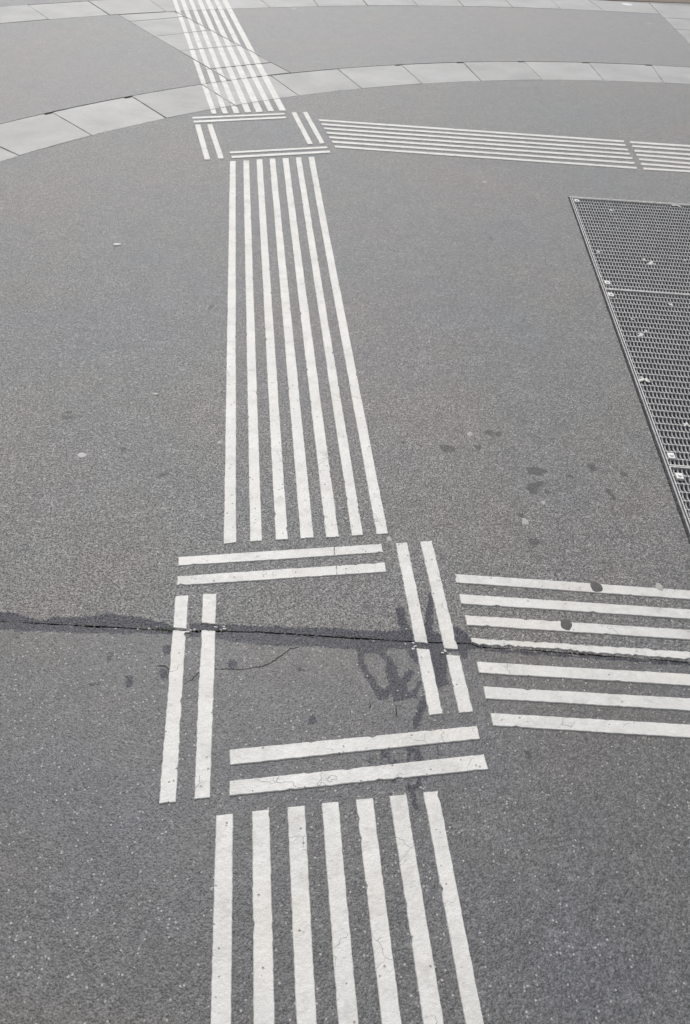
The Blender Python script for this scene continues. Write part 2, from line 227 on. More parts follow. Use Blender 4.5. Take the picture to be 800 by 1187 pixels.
def asphalt(name, base=(.125, .122, .12), tint=(.135, .12, .108), blue=(.105, .108, .118), pits=.5, specks=.5, grain=.5, masks=False, rough=.5, spec=.5, bumpd=.0013, sheen=.35, dens=(.982, .94), pore=(.66, .58)):
    m, nt, b = new_mat(name); g = G(nt)
    big = g.ramp(g.noise(.75, 4, .6), .36, .64)
    col = g.mix(big, blue, tint)
    mid = g.ramp(g.noise(3.1, 4, .6, g.offset((7, 3, 1))), .35, .68)
    col = g.mix(g.math('MULTIPLY', mid, .75), col, base)
    hue = g.noise(2.4, 3, .55, g.offset((31, 4, 9)))
    col = g.mix(g.ramp(hue, .5, .72, 0, .55), col, g.mix(1.0, col, (.90, .93, 1.08), 'MULTIPLY'))
    col = g.mix(g.ramp(hue, .45, .28, 0, .55), col, g.mix(1.0, col, (1.12, 1.02, .93), 'MULTIPLY'))
    # old drips and trodden-in spots
    sv = nt.nodes.new('ShaderNodeVectorMath'); sv.operation = 'ADD'; sn = nt.nodes.new('ShaderNodeTexNoise'); sn.inputs['Scale'].default_value = 45; nt.links.new(g.pos, sn.inputs['Vector'])
    ss = nt.nodes.new('ShaderNodeVectorMath'); ss.operation = 'SCALE'; nt.links.new(sn.outputs['Color'], ss.inputs[0]); ss.inputs['Scale'].default_value = .012
    nt.links.new(g.offset((.4, 1.7, .0)), sv.inputs[0]); nt.links.new(ss.outputs[0], sv.inputs[1])
    v1 = g.vor(5.5, 'Distance', vec=sv.outputs[0]); v2 = g.sepr(g.vor(5.5, 'Color', vec=sv.outputs[0]))
    rad = g.ramp(v2, .25, 1, 0, .10)
    spot = g.ramp(g.math('SUBTRACT', v1, rad), .004, -.012)
    col = g.mix(g.math('MULTIPLY', spot, .62), col, g.mix(1.0, col, (.5, .5, .51), 'MULTIPLY'))
    # worn streaks and blotches, 5 to 30 cm
    bl = g.noise(11, 5, .62, g.offset((2, 9, 4)))
    col = g.mix(1.0, col, g.rgb(g.ramp(bl, .25, .75, .87, 1.13)), 'MULTIPLY')
    fine = g.noise(55, 4, .7, g.offset((5, 5, 5)))
    col = g.mix(1.0, col, g.rgb(g.ramp(fine, .25, .75, .84, 1.16)), 'MULTIPLY')
    # aggregate: every stone its own value
    st = g.sepr(g.vor(300, 'Color')); dd = g.vor(300, 'Distance')
    stone = g.ramp(st, 0, 1, 1 - .62 * grain, 1 + .62 * grain)
    col = g.mix(1.0, col, g.rgb(stone), 'MULTIPLY')
    st2 = g.sepr(g.vor(160, 'Color', vec=g.offset((1.3, 2.2, .4))))
    col = g.mix(1.0, col, g.rgb(g.ramp(st2, 0, 1, 1 - .3 * grain, 1 + .3 * grain)), 'MULTIPLY')
    st3 = g.sepr(g.vor(480, 'Color', vec=g.offset((.2, 1.1, 2.4))))
    col = g.mix(1.0, col, g.rgb(g.ramp(st3, 0, 1, 1 - .5 * grain, 1 + .5 * grain)), 'MULTIPLY')
    # dark pores between the stones
    pn = g.noise(210, 3, .68, g.offset((11, 2, 6)))
    pit = g.ramp(pn, *pore)                       # 0 in a pore
    pitm = g.math('SUBTRACT', 1.0, pit)
    col = g.mix(g.math('MULTIPLY', pitm, pits), col, (.035, .034, .034))
    # pale quartz specks
    s1 = g.sepr(g.vor(190, 'Color', vec=g.offset((3.7, .3, 2.1)))); sdist = g.vor(190, 'Distance', vec=g.offset((3.7, .3, 2.1)))
    dens = g.ramp(g.noise(2.2, 3, .6, g.offset((9, 1, 8))), .35, .65, *dens)
    sp = g.math('MULTIPLY', g.math('GREATER_THAN', s1, dens), g.ramp(sdist, .42, .22))
    col = g.mix(g.math('MULTIPLY', sp, specks), col, (.42, .41, .39))
    rgh = g.ramp(st, 0, 1, rough - .07, rough + .1)
    if masks:
        n1 = g.noise(38, 4, .65, g.offset((4, 4, 2))); n2 = g.noise(160, 2, .6)
        edge = g.math('ADD', g.math('MULTIPLY', g.math('SUBTRACT', n1, .5), .8), g.math('MULTIPLY', g.math('SUBTRACT', n2, .5), .6))
        dm = g.ramp(g.math('ADD', g.attr('damp'), edge), .45, .57)
        dcol = g.mix(1.0, col, (.11, .12, .25), 'MULTIPLY')
        col = g.mix(g.math('MULTIPLY', dm, .92), col, dcol)
        om = g.ramp(g.math('ADD', g.attr('oil'), edge), .42, .58)
        col = g.mix(g.math('MULTIPLY', om, .92), col, g.mix(1.0, col, (.28, .28, .29), 'MULTIPLY'))
    hgt = g.math('ADD', g.math('MULTIPLY', dd, -.7), g.math('MULTIPLY', pit, .7))
    hgt = g.math('ADD', hgt, g.math('MULTIPLY', g.sepr(g.vor(160, 'Color', vec=g.offset((1.3, 2.2, .4)))), .5))
    nt.links.new(g.bump(hgt, bumpd, .8), b.inputs['Normal'])
    nt.links.new(col, b.inputs['Base Color']); g.put(b.inputs['Roughness'], rgh)
    b.inputs['Specular IOR Level'].default_value = spec
    g.put(b.inputs['Sheen Weight'], g.math('MULTIPLY', g.math('SUBTRACT', 1.0, g.math('MULTIPLY', dm, .8)), sheen) if masks else sheen); b.inputs['Sheen Roughness'].default_value = .45   # dust on worn asphalt
    return m

def concrete(name, base, var=.1, spec=.5):
    m, nt, b = new_mat(name); g = G(nt)
    oi = nt.nodes.new('ShaderNodeObjectInfo').outputs['Random']
    v = g.ramp(g.noise(3.5, 5, .62), .3, .7, 1 - var, 1 + var)
    v2 = g.ramp(g.noise(40, 4, .7), .25, .75, .93, 1.07)
    v3 = g.ramp(g.noise(300, 2, .6), .3, .7, .93, 1.07)
    ob = g.ramp(oi, 0, 1, .89, 1.07)
    v = g.math('MULTIPLY', g.math('MULTIPLY', v, v2), g.math('MULTIPLY', v3, ob))
    col = g.mix(1.0, base, g.rgb(v), 'MULTIPLY')
    stain = g.ramp(g.noise(7, 4, .7, g.offset((3, 8, 2))), .62, .74)
    col = g.mix(g.math('MULTIPLY', stain, .45), col, (.17, .155, .14))
    nt.links.new(col, b.inputs['Base Color']); b.inputs['Roughness'].default_value = .5
    b.inputs['Sheen Weight'].default_value = .3; b.inputs['Sheen Roughness'].default_value = .45
    b.inputs['Specular IOR Level'].default_value = spec
    nt.links.new(g.bump(g.math('ADD', g.noise(260, 3, .6), g.noise(45, 2, .5)), .0006, .7), b.inputs['Normal'])
    return m

def plastic(name, base=(.61, .603, .582)):
    """worn white cold-plastic marking"""
    m, nt, b = new_mat(name); g = G(nt)
    v = g.ramp(g.noise(9, 5, .65), .28, .72, .86, 1.08)
    v2 = g.ramp(g.noise(120, 3, .65, g.offset((1, 6, 2))), .25, .75, .93, 1.06)
    col = g.mix(1.0, base, g.rgb(g.math('MULTIPLY', v, v2)), 'MULTIPLY')
    # grey traffic grime in smears
    gm = g.ramp(g.noise(17, 6, .75, g.offset((6, 2, 9))), .50, .70)
    col = g.mix(g.math('MULTIPLY', gm, .55), col, (.36, .345, .32))
    warm = g.ramp(g.noise(5, 3, .6, g.offset((16, 2, 9))), .45, .7)
    col = g.mix(g.math('MULTIPLY', warm, .35), col, (.60, .56, .50))
    # small pits, a few deep and dark
    pd = g.vor(140, 'Distance', vec=g.offset((.7, .2, .9))); pr = g.sepr(g.vor(140, 'Color', vec=g.offset((.7, .2, .9))))
    clus = g.ramp(g.noise(14, 3, .6, g.offset((8, 8, 1))), .4, .7, .992, .87)
    pit = g.math('MULTIPLY', g.math('GREATER_THAN', pr, clus), g.ramp(pd, .34, .16))
    col = g.mix(g.math('MULTIPLY', pit, .62), col, (.13, .125, .12))
    # thin scratches and cracks
    vec = nt.nodes.new('ShaderNodeVectorMath'); vec.operation = 'ADD'
    nn = nt.nodes.new('ShaderNodeTexNoise'); nn.inputs['Scale'].default_value = 30; nt.links.new(g.pos, nn.inputs['Vector'])
    scl = nt.nodes.new('ShaderNodeVectorMath'); scl.operation = 'SCALE'; nt.links.new(nn.outputs['Color'], scl.inputs[0]); scl.inputs['Scale'].default_value = .05
    nt.links.new(g.pos, vec.inputs[0]); nt.links.new(scl.outputs[0], vec.inputs[1])
    ed = g.vor(14, 'Distance', 'DISTANCE_TO_EDGE', vec=vec.outputs[0])
    crk = g.math('MULTIPLY', g.ramp(ed, .008, .002), g.ramp(g.noise(10, 3, .5, g.offset((2, 2, 7))), .56, .62))
    col = g.mix(g.math('MULTIPLY', crk, .18), col, (.22, .21, .2))
    nt.links.new(col, b.inputs['Base Color']); b.inputs['Roughness'].default_value = .5
    h = g.math('SUBTRACT', g.math('ADD', g.noise(190, 3, .6), g.math('MULTIPLY', g.noise(35, 3, .5), 2)), g.math('MULTIPLY', g.math('ADD', pit, crk), 1.2))
    nt.links.new(g.bump(h, .0011, .8), b.inputs['Normal'])
    return m

def simple(name, col, rough=.6, metal=0, var=.15, scale=40, bumpd=.0005, spec=.5):
    m, nt, b = new_mat(name); g = G(nt)
    v = g.ramp(g.noise(scale, 4, .65), .28, .72, 1 - var, 1 + var)
    nt.links.new(g.mix(1.0, col, g.rgb(v), 'MULTIPLY'), b.inputs['Base Color'])
    b.inputs['Roughness'].default_value = rough; b.inputs['Metallic'].default_value = metal
    b.inputs['Specular IOR Level'].default_value = spec
    nt.links.new(g.bump(g.noise(scale * 5, 3, .6), bumpd, .7), b.inputs['Normal'])
    return m

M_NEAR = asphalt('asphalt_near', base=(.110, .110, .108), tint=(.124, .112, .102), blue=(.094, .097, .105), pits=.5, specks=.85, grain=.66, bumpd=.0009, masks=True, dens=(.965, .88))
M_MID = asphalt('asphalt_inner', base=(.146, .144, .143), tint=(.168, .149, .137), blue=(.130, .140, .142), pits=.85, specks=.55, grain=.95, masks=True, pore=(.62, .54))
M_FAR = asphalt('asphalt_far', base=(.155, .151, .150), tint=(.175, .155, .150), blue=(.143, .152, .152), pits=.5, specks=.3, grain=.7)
M_SLAB = concrete('pale_concrete', (.285, .282, .277), .22)
M_SLAB2 = concrete('grey_concrete', (.275, .273, .269), .2)
M_RIB = plastic('white_marking_plastic')
M_MORTAR = simple('joint_dirt', (.13, .125, .12), .9)
M_EDGE = simple('crack_inside', (.03, .03, .03), .95, var=.3, scale=200)
M_STEEL = simple('galvanised_steel', (.52, .52, .51), .45, .4, .25, 60, .0004)
M_STEELD = simple('dull_steel', (.36, .36, .37), .5, .3, .3, 50, .0006)
M_CLIP = simple('bright_zinc', (.72, .72, .70), .4, .35, .12, 120)
M_PIT = simple('pit_wall', (.12, .12, .13), .9)
M_SOIL = simple('brown_paving', (.17, .135, .105), .85, 0, .25, 30, .002)

# ------------------------------------------------------------------ object helpers
def link(name, me, mat, parent=None, loc=None):
    o = bpy.data.objects.new(name, me); COL.objects.link(o)
    if mat is not None: me.materials.append(mat)
    if parent is not None: o.parent = parent
    if loc is not None: o.location = loc
    return o
def tag(o, label=None, cat=None, group=None, kind=None):
    if label: o['label'] = label
    if cat: o['category'] = cat
    if group: o['group'] = group
    if kind: o['kind'] = kind
    return o
def empty(name, loc, label, cat, group=None):
    o = bpy.data.objects.new(name, None); COL.objects.link(o); o.location = loc
    o.empty_display_size = .1
    return tag(o, label, cat, group)
def mesh_from(verts, faces, name='m'):
    me = bpy.data.meshes.new(name); me.from_pydata([tuple(map(float, v)) for v in verts], [], faces); me.update(); return me
def bm_mesh(bm, name='m'):
    me = bpy.data.meshes.new(name); bm.normal_update(); bm.to_mesh(me); bm.free(); return me

def densify(poly, step):
    out = []
    n = len(poly)
    for i in range(n):
        a = np.array(poly[i], float); b = np.array(poly[(i + 1) % n], float)
        k = max(1, int(round(np.linalg.norm(b - a) / step)))
        for j in range(k): out.append(a + (b - a) * j / k)
    return out
def jitter(pts, amp, seed=None, wobble=.0):
    """push outline points along the outline normal by smooth random amounts"""
    r = np.random.default_rng(seed if seed is not None else int(rng.integers(1e9)))
    P = np.array(pts); n = len(P)
    t = np.roll(P, -1, 0) - np.roll(P, 1, 0); t /= np.maximum(np.linalg.norm(t, axis=1)[:, None], 1e-9)
    nr = np.stack([t[:, 1], -t[:, 0]], 1)
    j = r.normal(0, amp, n)
    if wobble:
        w = r.normal(0, 1, n); k = np.exp(-.5 * (np.arange(-12, 13) / 5.) ** 2); k /= np.sqrt((k ** 2).sum())
        w = np.convolve(np.r_[w[-12:], w, w[:12]], k, 'valid')[:n]
        j = j + w * wobble
    return P + nr * j[:, None]
def area(P):
    P = np.array(P); x, y = P[:, 0], P[:, 1]
    return .5 * float((x * np.roll(y, -1) - np.roll(x, -1) * y).sum())
def inset(P, d):
    P = np.array(P); s = 1 if area(P) > 0 else -1
    t = np.roll(P, -1, 0) - np.roll(P, 1, 0); t /= np.maximum(np.linalg.norm(t, axis=1)[:, None], 1e-9)
    nr = np.stack([-t[:, 1], t[:, 0]], 1) * s
    return P + nr * d
def extrude(bm, P, z0, z1, bev=.0008, slope=.0004):
    """outline P becomes a slab from z0 to z1 with a small bevel on its upper edge"""
    if area(P) < 0: P = P[::-1]
    rings = [(P, z0), (inset(P, slope), z1 - bev), (inset(P, slope + bev), z1)]
    R = [[bm.verts.new((q[0], q[1], z)) for q in pp] for pp, z in rings]
    n = len(P)
    for a, b in zip(R[:-1], R[1:]):
        for i in range(n): bm.faces.new((a[i], a[(i + 1) % n], b[(i + 1) % n], b[i]))
    bm.faces.new(R[-1])
def clip(poly, a, b, gap):
    """split a polygon by the line a-b, leaving a gap; returns up to two polygons"""
    a = np.array(a); b = np.array(b); dr = b - a; dr /= np.linalg.norm(dr); nr = np.array([-dr[1], dr[0]])
    res = []
    for sgn in (1, -1):
        out = []; f = lambda q: sgn * float(nr @ (np.array(q) - a)) - gap / 2
        for i in range(len(poly)):
            p, q = poly[i], poly[(i + 1) % len(poly)]; fp, fq = f(p), f(q)
            if fp >= 0: out.append(tuple(p))
            if fp * fq < 0:
                t = fp / (fp - fq); out.append((p[0] + (q[0] - p[0]) * t, p[1] + (q[1] - p[1]) * t))
        if len(out) >= 3 and abs(area(out)) > 2e-5: res.append(out)
    return res

# ------------------------------------------------------------------ circles of the paving (metres)
C1, R1 = np.array((2.45632, 1.08918)), 4.76145      # inner edge of the inner slab ring
C2, R2 = np.array((2.55040, 1.01773)), 5.27728      # outer edge of that ring
C3, R3 = np.array((3.36326, -.71678)), 8.80939      # near edge of the far slab band
def on(C, R, ang): return np.array((C[0] + R * math.cos(ang), C[1] + R * math.sin(ang)))
def ang(C, p): return math.atan2(p[1] - C[1], p[0] - C[0])

# ------------------------------------------------------------------ ground
crack = np.array(DATA['crack']); cs = (crack[-1] - crack[-4]) / (crack[-1, 0] - crack[-4, 0])
def ycrack(x):
    x = np.asarray(x, float)
    y = np.interp(x, crack[:, 0], crack[:, 1])
    y = np.where(x < crack[0, 0], crack[0, 1] + .03 * (x - crack[0, 0]), y)
    return y
def jag(x, seed):
    r = np.random.default_rng(seed); xs = np.arange(-3, 9, .012)
    v = r.normal(0, .0006, len(xs)); v2 = np.interp(xs, np.arange(-3, 9, .05), r.normal(0, .0007, len(np.arange(-3, 9, .05))))
    return np.interp(x, xs, v + v2)

def seg_dist(X, Y, st):
    best = np.full(X.shape, 1e9)
    st = st if len(st) > 1 else [st[0], st[0]]
    for (x0, y0, r0), (x1, y1, r1) in zip(st[:-1], st[1:]):
        dx, dy = x1 - x0, y1 - y0; L = dx * dx + dy * dy + 1e-12
        t = np.clip(((X - x0) * dx + (Y - y0) * dy) / L, 0, 1)
        best = np.minimum(best, np.hypot(X - x0 - t * dx, Y - y0 - t * dy) - (r0 + (r1 - r0) * t))
    return best
def poly_dist(X, Y, P):
    best = np.full(X.shape, 1e9); inside = np.zeros(X.shape, bool); n = len(P)
    for i in range(n):
        (x0, y0), (x1, y1) = P[i], P[(i + 1) % n]
        dx, dy = x1 - x0, y1 - y0; t = np.clip(((X - x0) * dx + (Y - y0) * dy) / (dx * dx + dy * dy + 1e-12), 0, 1)
        best = np.minimum(best, np.hypot(X - x0 - t * dx, Y - y0 - t * dy))
        c = ((y0 > Y) != (y1 > Y)) & (X < (x1 - x0) * (Y - y0) / (y1 - y0 + 1e-12) + x0)
        inside ^= c
    return np.where(inside, -best, best)
def masks(V):
    X, Y = V[:, 0], V[:, 1]
    def field(polys, strokes, soft):
        f = np.zeros(len(X))
        for P in polys: f = np.maximum(f, np.clip(.5 - poly_dist(X, Y, P) / soft, 0, 1))
        for S in strokes:
            a = np.array(S); m = (X > a[:, 0].min() - .06) & (X < a[:, 0].max() + .06) & (Y > a[:, 1].min() - .06) & (Y < a[:, 1].max() + .06)
            if m.any(): f[m] = np.maximum(f[m], np.clip(.5 - seg_dist(X[m], Y[m], S) / soft, 0, 1))
        return f
    return field(DATA['damp_poly'], DATA['damp'], .022), field([], DATA['oil'], .022)

def half_disc(name, sign, gap, mat, seed):
    xs = np.r_[np.linspace(C1[0] - R1 + .03, -1.05, 26)[:-1], np.arange(-1.05, 1.25, .0062), np.linspace(1.25, C1[0] + R1 - .03, 70)]
    fine = np.arange(0, 1.15, .0062)
    yc = ycrack(xs) + sign * gap / 2 + jag(xs, seed)
    circ = C1[1] + sign * np.sqrt(np.maximum(R1 ** 2 - (xs - C1[0]) ** 2, 0))
    if sign < 0: circ = C2[1] - 4.9 + 0 * xs
    span = circ - yc
    rest = np.linspace(1.15, 1, 2)
    rows = []
    dmax = np.minimum(np.abs(span) * .85, fine[-1])
    T = np.r_[fine / fine[-1]]
    for t in T: rows.append(yc + sign * dmax * t)
    last = rows[-1]
    for t in np.linspace(0, 1, 24)[1:]: rows.append(last + (circ - last) * t)
    Y = np.array(rows); X = np.repeat(xs[None], len(rows), 0)
    V = np.stack([X.ravel(), Y.ravel(), np.zeros(X.size)], 1)
    nr, nc = X.shape
    idx = np.arange(nr * nc).reshape(nr, nc)
    a, b_, c, d_ = idx[:-1, :-1], idx[:-1, 1:], idx[1:, 1:], idx[1:, :-1]
    F = np.stack([a, b_, c, d_], -1).reshape(-1, 4)
    if sign < 0: F = F[:, ::-1]
    # crack wall
    k = len(V); W = V[:nc].copy(); W[:, 2] = -.03; W[:, 1] -= 0 * sign
    V = np.r_[V, W]; i = np.arange(nc - 1)
    Wf = np.stack([i, i + k, i + 1 + k, i + 1], -1)
    if sign < 0: Wf = Wf[:, ::-1]
    F = np.r_[F, Wf]
    me = bpy.data.meshes.new(name); me.from_pydata(V.tolist(), [], F.tolist()); me.update()
    return me
def add_masks(me):
    n = len(me.vertices); co = np.empty(n * 3); me.vertices.foreach_get('co', co); V = co.reshape(-1, 3)
    dmp, oil = masks(V)
    for nm, v in (('damp', dmp), ('oil', oil)):
        at = me.attributes.new(nm, 'FLOAT', 'POINT'); at.data.foreach_set('value', v.astype(np.float32))

base = mesh_from([(-300, -300, -.03), (300, -300, -.03), (300, 400, -.03), (-300, 400, -.03)], [(0, 1, 2, 3)])
# the base sheet leaves the grate pit open
GQ = [(.8900 - .009, 3.6855 + .006), (.8691 - .013, 1.42), (1.915, 1.425), (1.93, 3.752)]   # pit outline
def cut_hole(me, Q):
    bm = bmesh.new(); bm.from_mesh(me)
    xs = [q[0] for q in Q]; ys = [q[1] for q in Q]
    for i in range(4):
        a = Vector((*Q[i], 0)); b = Vector((*Q[(i + 1) % 4], 0)); dr = (b - a).normalized()
        nrm = Vector((-dr.y, dr.x, 0))
        fs = [f for f in bm.faces if f.calc_center_median().x > min(xs) - 60 or True]
        geo = [f for f in fs if max(v.co.x for v in f.verts) > min(xs) - .02 and min(v.co.x for v in f.verts) < max(xs) + .02 and max(v.co.y for v in f.verts) > min(ys) - .02 and min(v.co.y for v in f.verts) < max(ys) + .02]
        es = {e for f in geo for e in f.edges}; vs_ = {v for f in geo for v in f.verts}
        bmesh.ops.bisect_plane(bm, geom=list(geo) + list(es) + list(vs_), plane_co=a, plane_no=nrm, dist=1e-6)
    def inside(c):
        s = [((Q[(i + 1) % 4][0] - Q[i][0]) * (c.y - Q[i][1]) - (Q[(i + 1) % 4][1] - Q[i][1]) * (c.x - Q[i][0])) for i in range(4)]
        return all(v > 0 for v in s) or all(v < 0 for v in s)
    dead = [f for f in bm.faces if inside(f.calc_center_median())]
    bmesh.ops.delete(bm, geom=dead, context='FACES')
    bm.to_mesh(me); bm.free()
cut_hole(base, GQ)
tag(link('ground', base, M_MORTAR), kind='structure')

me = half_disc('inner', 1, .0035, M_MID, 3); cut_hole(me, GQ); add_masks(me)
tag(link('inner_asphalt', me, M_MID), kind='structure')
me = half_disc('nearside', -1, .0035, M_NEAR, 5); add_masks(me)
tag(link('near_asphalt', me, M_NEAR), kind='structure')

# joints of the inner ring: (near edge point, far edge point)
INNER = [((107,157),(65,132))]
IJ = DATA['inner_joints']; OJ = DATA['outer_joints']
def arc(C, R, a0, a1, n): return [on(C, R, a0 + (a1 - a0) * i / n) for i in range(n + 1)]
# far asphalt, left and right of the diagonal slab strip
SL = [np.array(q) for q in DATA['strip_left']]; SR = [np.array(q) for q in DATA['strip_right']]; DR = [np.array(q) for q in DATA['right_diag']]
def line_circle(p, q, C, R, far=True):
    d_ = (q - p) / np.linalg.norm(q - p); f = p - C; b_ = f @ d_; c_ = f @ f - R * R; s_ = math.sqrt(b_ * b_ - c_)
    t = min((-b_ - s_, -b_ + s_), key=lambda t: abs(t - np.linalg.norm(q - p) * (1 if far else 0)))
    return p + d_ * t
def ngon(name, P, mat, z=0.0, skirt=.028):
    bm = bmesh.new(); P = [np.array(p) for p in P]
    if area(P) < 0: P = P[::-1]
    top = [bm.verts.new((p[0], p[1], z)) for p in P]; bot = [bm.verts.new((p[0], p[1], z - skirt)) for p in P]
    f = bm.faces.new(top); n = len(P)
    for i in range(n): bm.faces.new((top[i], bot[i], bot[(i + 1) % n], top[(i + 1) % n]))
    bmesh.ops.triangulate(bm, faces=[f])
    return link(name, bm_mesh(bm), mat)
g2 = .005
# intersections of the strip edges with ring (R2) and far band (R3)
sl_n = line_circle(SL[0], SL[1], C2, R2 + g2); sl_f = line_circle(SL[1], SL[0], C3, R3 - g2)
sr_n = line_circle(SR[0], SR[1], C2, R2 + g2); sr_f = line_circle(SR[1], SR[0], C3, R3 - g2)
dr_f = line_circle(DR[1], DR[0], C3, R3 - g2); dr_dir = (DR[1] - DR[0]) / np.linalg.norm(DR[1] - DR[0])
dr_n = line_circle(DR[0], DR[1], C2, R2 + g2)
off = lambda a, b, d_: (lambda t: (a + np.array((-t[1], t[0])) * d_, b + np.array((-t[1], t[0])) * d_))((b - a) / np.linalg.norm(b - a))
aL = ang(C2, sl_n); 
left = arc(C2, R2 + g2, aL, math.radians(200), 60)
left += [np.array((-9, C2[1] - 2)), np.array((-9, 3.6))]
a3L = ang(C3, sl_f); left += arc(C3, R3 - g2, math.radians(146), a3L, 40)
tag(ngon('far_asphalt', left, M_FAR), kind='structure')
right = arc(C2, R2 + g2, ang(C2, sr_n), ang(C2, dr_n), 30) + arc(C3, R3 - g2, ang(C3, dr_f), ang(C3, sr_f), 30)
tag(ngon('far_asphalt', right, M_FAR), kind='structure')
# everything beyond and beside (outside the picture, and its extreme corners)
OUT = .445
beyond = arc(C3, R3 + OUT + g2, math.radians(88), math.radians(150), 60) + [np.array((-60, 5)), np.array((-60, 120)), np.array((3.1, 120))]
tag(ngon('outer_asphalt', beyond, M_FAR), kind='structure')
tag(ngon('side_asphalt', [(-60, 3.5), (-9.03, 3.5), (-9.03, -1.0), (-2.45, -1.0), (-2.45, -60), (-60, -60)], M_FAR), kind='structure')
tag(ngon('side_asphalt', [(-2.44, -3.91), (7.22, -3.91), (7.22, -60), (-2.44, -60)], M_NEAR), kind='structure')

# ------------------------------------------------------------------ slabs
def slab(P, label, group, notch=None, z=.0005, mat=None):
    pts = densify(P, .03) if notch is None else densify(P, .03)
    pts = jitter(pts, .0007, wobble=.0006)
    c = np.mean(pts, 0)
    bm = bmesh.new(); extrude(bm, [p - c for p in pts], -.0295, random.uniform(-.0006, .0014), .0022, .0006)
    o = link('paving_slab', bm_mesh(bm), mat or M_SLAB, loc=(c[0], c[1], 0))
    return tag(o, label, 'paving slab', group, 'thing')
def ring_slab(C_in, R_in, C_out, R_out, jn0, jf0, jn1, jf1, label, group, notch=True):
    """joints given as near/far points (left then right)"""
    gp = .0013
    a0, a1 = ang(C_in, jn0), ang(C_in, jn1); b0, b1 = ang(C_out, jf0), ang(C_out, jf1)
    a0 -= gp / R_in; a1 += gp / R_in; b0 -= gp / R_out; b1 += gp / R_out
    near = arc(C_in, R_in + gp, a0, a1, 4); far = arc(C_out, R_out - gp, b1, b0, 4)
    if notch:        # lifting notch beside the joint in the far edge
        e = far[0]; t = far[1] - far[0]; t /= np.linalg.norm(t); nin = near[-1] - far[0]; nin /= np.linalg.norm(nin)
        far = [e + nin * .016, e + t * .045 + nin * .016, e + t * .047] + far[1:]
    return slab(near + far, label, group)
names_in = ['pale slab of the inner curved band beyond the left frame edge', 'corner of a pale slab where the inner curved band leaves the picture at left',
 'leftmost fully seen pale slab of the inner curved band, with a small dark mark', 'second slab from left in the inner curved band, smudged beside its left joint',
 'third slab from left in the inner curved band, touching the white ribs',
 'slab of the inner curved band crossed by most of the white ribs', 'first slab of the inner curved band right of the white ribs',
 'second slab right of the white ribs in the inner curved band', 'third slab right of the white ribs in the inner curved band',
 'fourth slab right of the white ribs in the inner curved band, joint chipped', 'fifth slab right of the white ribs in the inner curved band',
 'sixth slab right of the white ribs in the inner curved band', 'slab of the inner curved band cut by the right picture edge',
 'slab of the inner curved band just outside the right picture edge']
IJ = [(np.array(a), np.array(b)) for a, b in IJ]
for i in range(len(IJ) - 1):
    ring_slab(C1, R1, C2, R2, *IJ[i], *IJ[i + 1], names_in[i], 'slabs of the inner curved band', notch=(i not in (4, 5, 6)))
# diagonal strip
ts = DATA['strip_joints']
sl0, sl1 = SL; sr0, sr1 = SR
prj = lambda p, a, b: a + (b - a) * (((p - a) @ (b - a)) / ((b - a) @ (b - a)))
ts = [(prj(np.array(a), sl0, sl1), prj(np.array(b), sr0, sr1)) for a, b in ts]
seqL = [sl_f] + [np.array(a) for a, b in ts] + [sl_n]
seqR = [sr_f] + [np.array(b) for a, b in ts] + [sr_n]
names_st = ['farthest narrow slab of the diagonal strip, left of the white ribs at their far end', 'second farthest slab of the diagonal strip, left ribs just touching it',
 'middle slab of the diagonal strip between the two far asphalt fields', 'second nearest slab of the diagonal strip under the white ribs',
 'nearest slab of the diagonal strip, tapering against the inner curved band']
for i in range(len(seqL) - 1):
    a, b = seqL[i], seqL[i + 1]; c, d_ = seqR[i], seqR[i + 1]
    tl = (b - a) / np.linalg.norm(b - a); tr = (d_ - c) / np.linalg.norm(d_ - c); q = .0028
    w = (c - a) / np.linalg.norm(c - a); w2 = (d_ - b) / np.linalg.norm(d_ - b)
    P = [a + tl * q + w * q, b - tl * q + w2 * q, d_ - tr * q - w2 * q, c + tr * q - w * q]
    if i == 4:      # follows the ring
        P = [P[0]] + [on(C2, R2 + g2 + .003, ang(C2, b) + (ang(C2, d_) - ang(C2, b)) * k / 4) for k in range(5)] + [P[3]]
        P[1] = P[1] + w2 * .004; P[-2] = P[-2] - w2 * .004
    if i == 0:
        P = [P[1], P[2]] + [on(C3, R3 - g2 - .003, ang(C3, c) + (ang(C3, a) - ang(C3, c)) * k / 4) for k in range(5)]
        P[2] = P[2] - w * .004; P[-1] = P[-1] + w * .004
    slab(P, names_st[i], 'slabs of the diagonal strip', mat=M_SLAB2)
# outer band
OJ = [(np.array(a), np.array(b)) for a, b in OJ]
OJ[-1] = (dr_f + np.array((-.002, 0)), line_circle(DR[1], DR[0], C3, R3 + OUT) + np.array((-.002, 0)))
nm = len(OJ) - 1
ordn = ['first', 'second', 'third', 'fourth', 'fifth', 'sixth', 'seventh', 'eighth', 'ninth', 'tenth', 'eleventh', 'twelfth', 'thirteenth', 'fourteenth', 'fifteenth', 'sixteenth', 'seventeenth']
for i in range(nm):
    ring_slab(C3, R3, C3, R3 + OUT, *OJ[i], *OJ[i + 1], '%s slab from the left in the far curved band along the top of the picture' % ordn[i], 'slabs of the far curved band', notch=False)
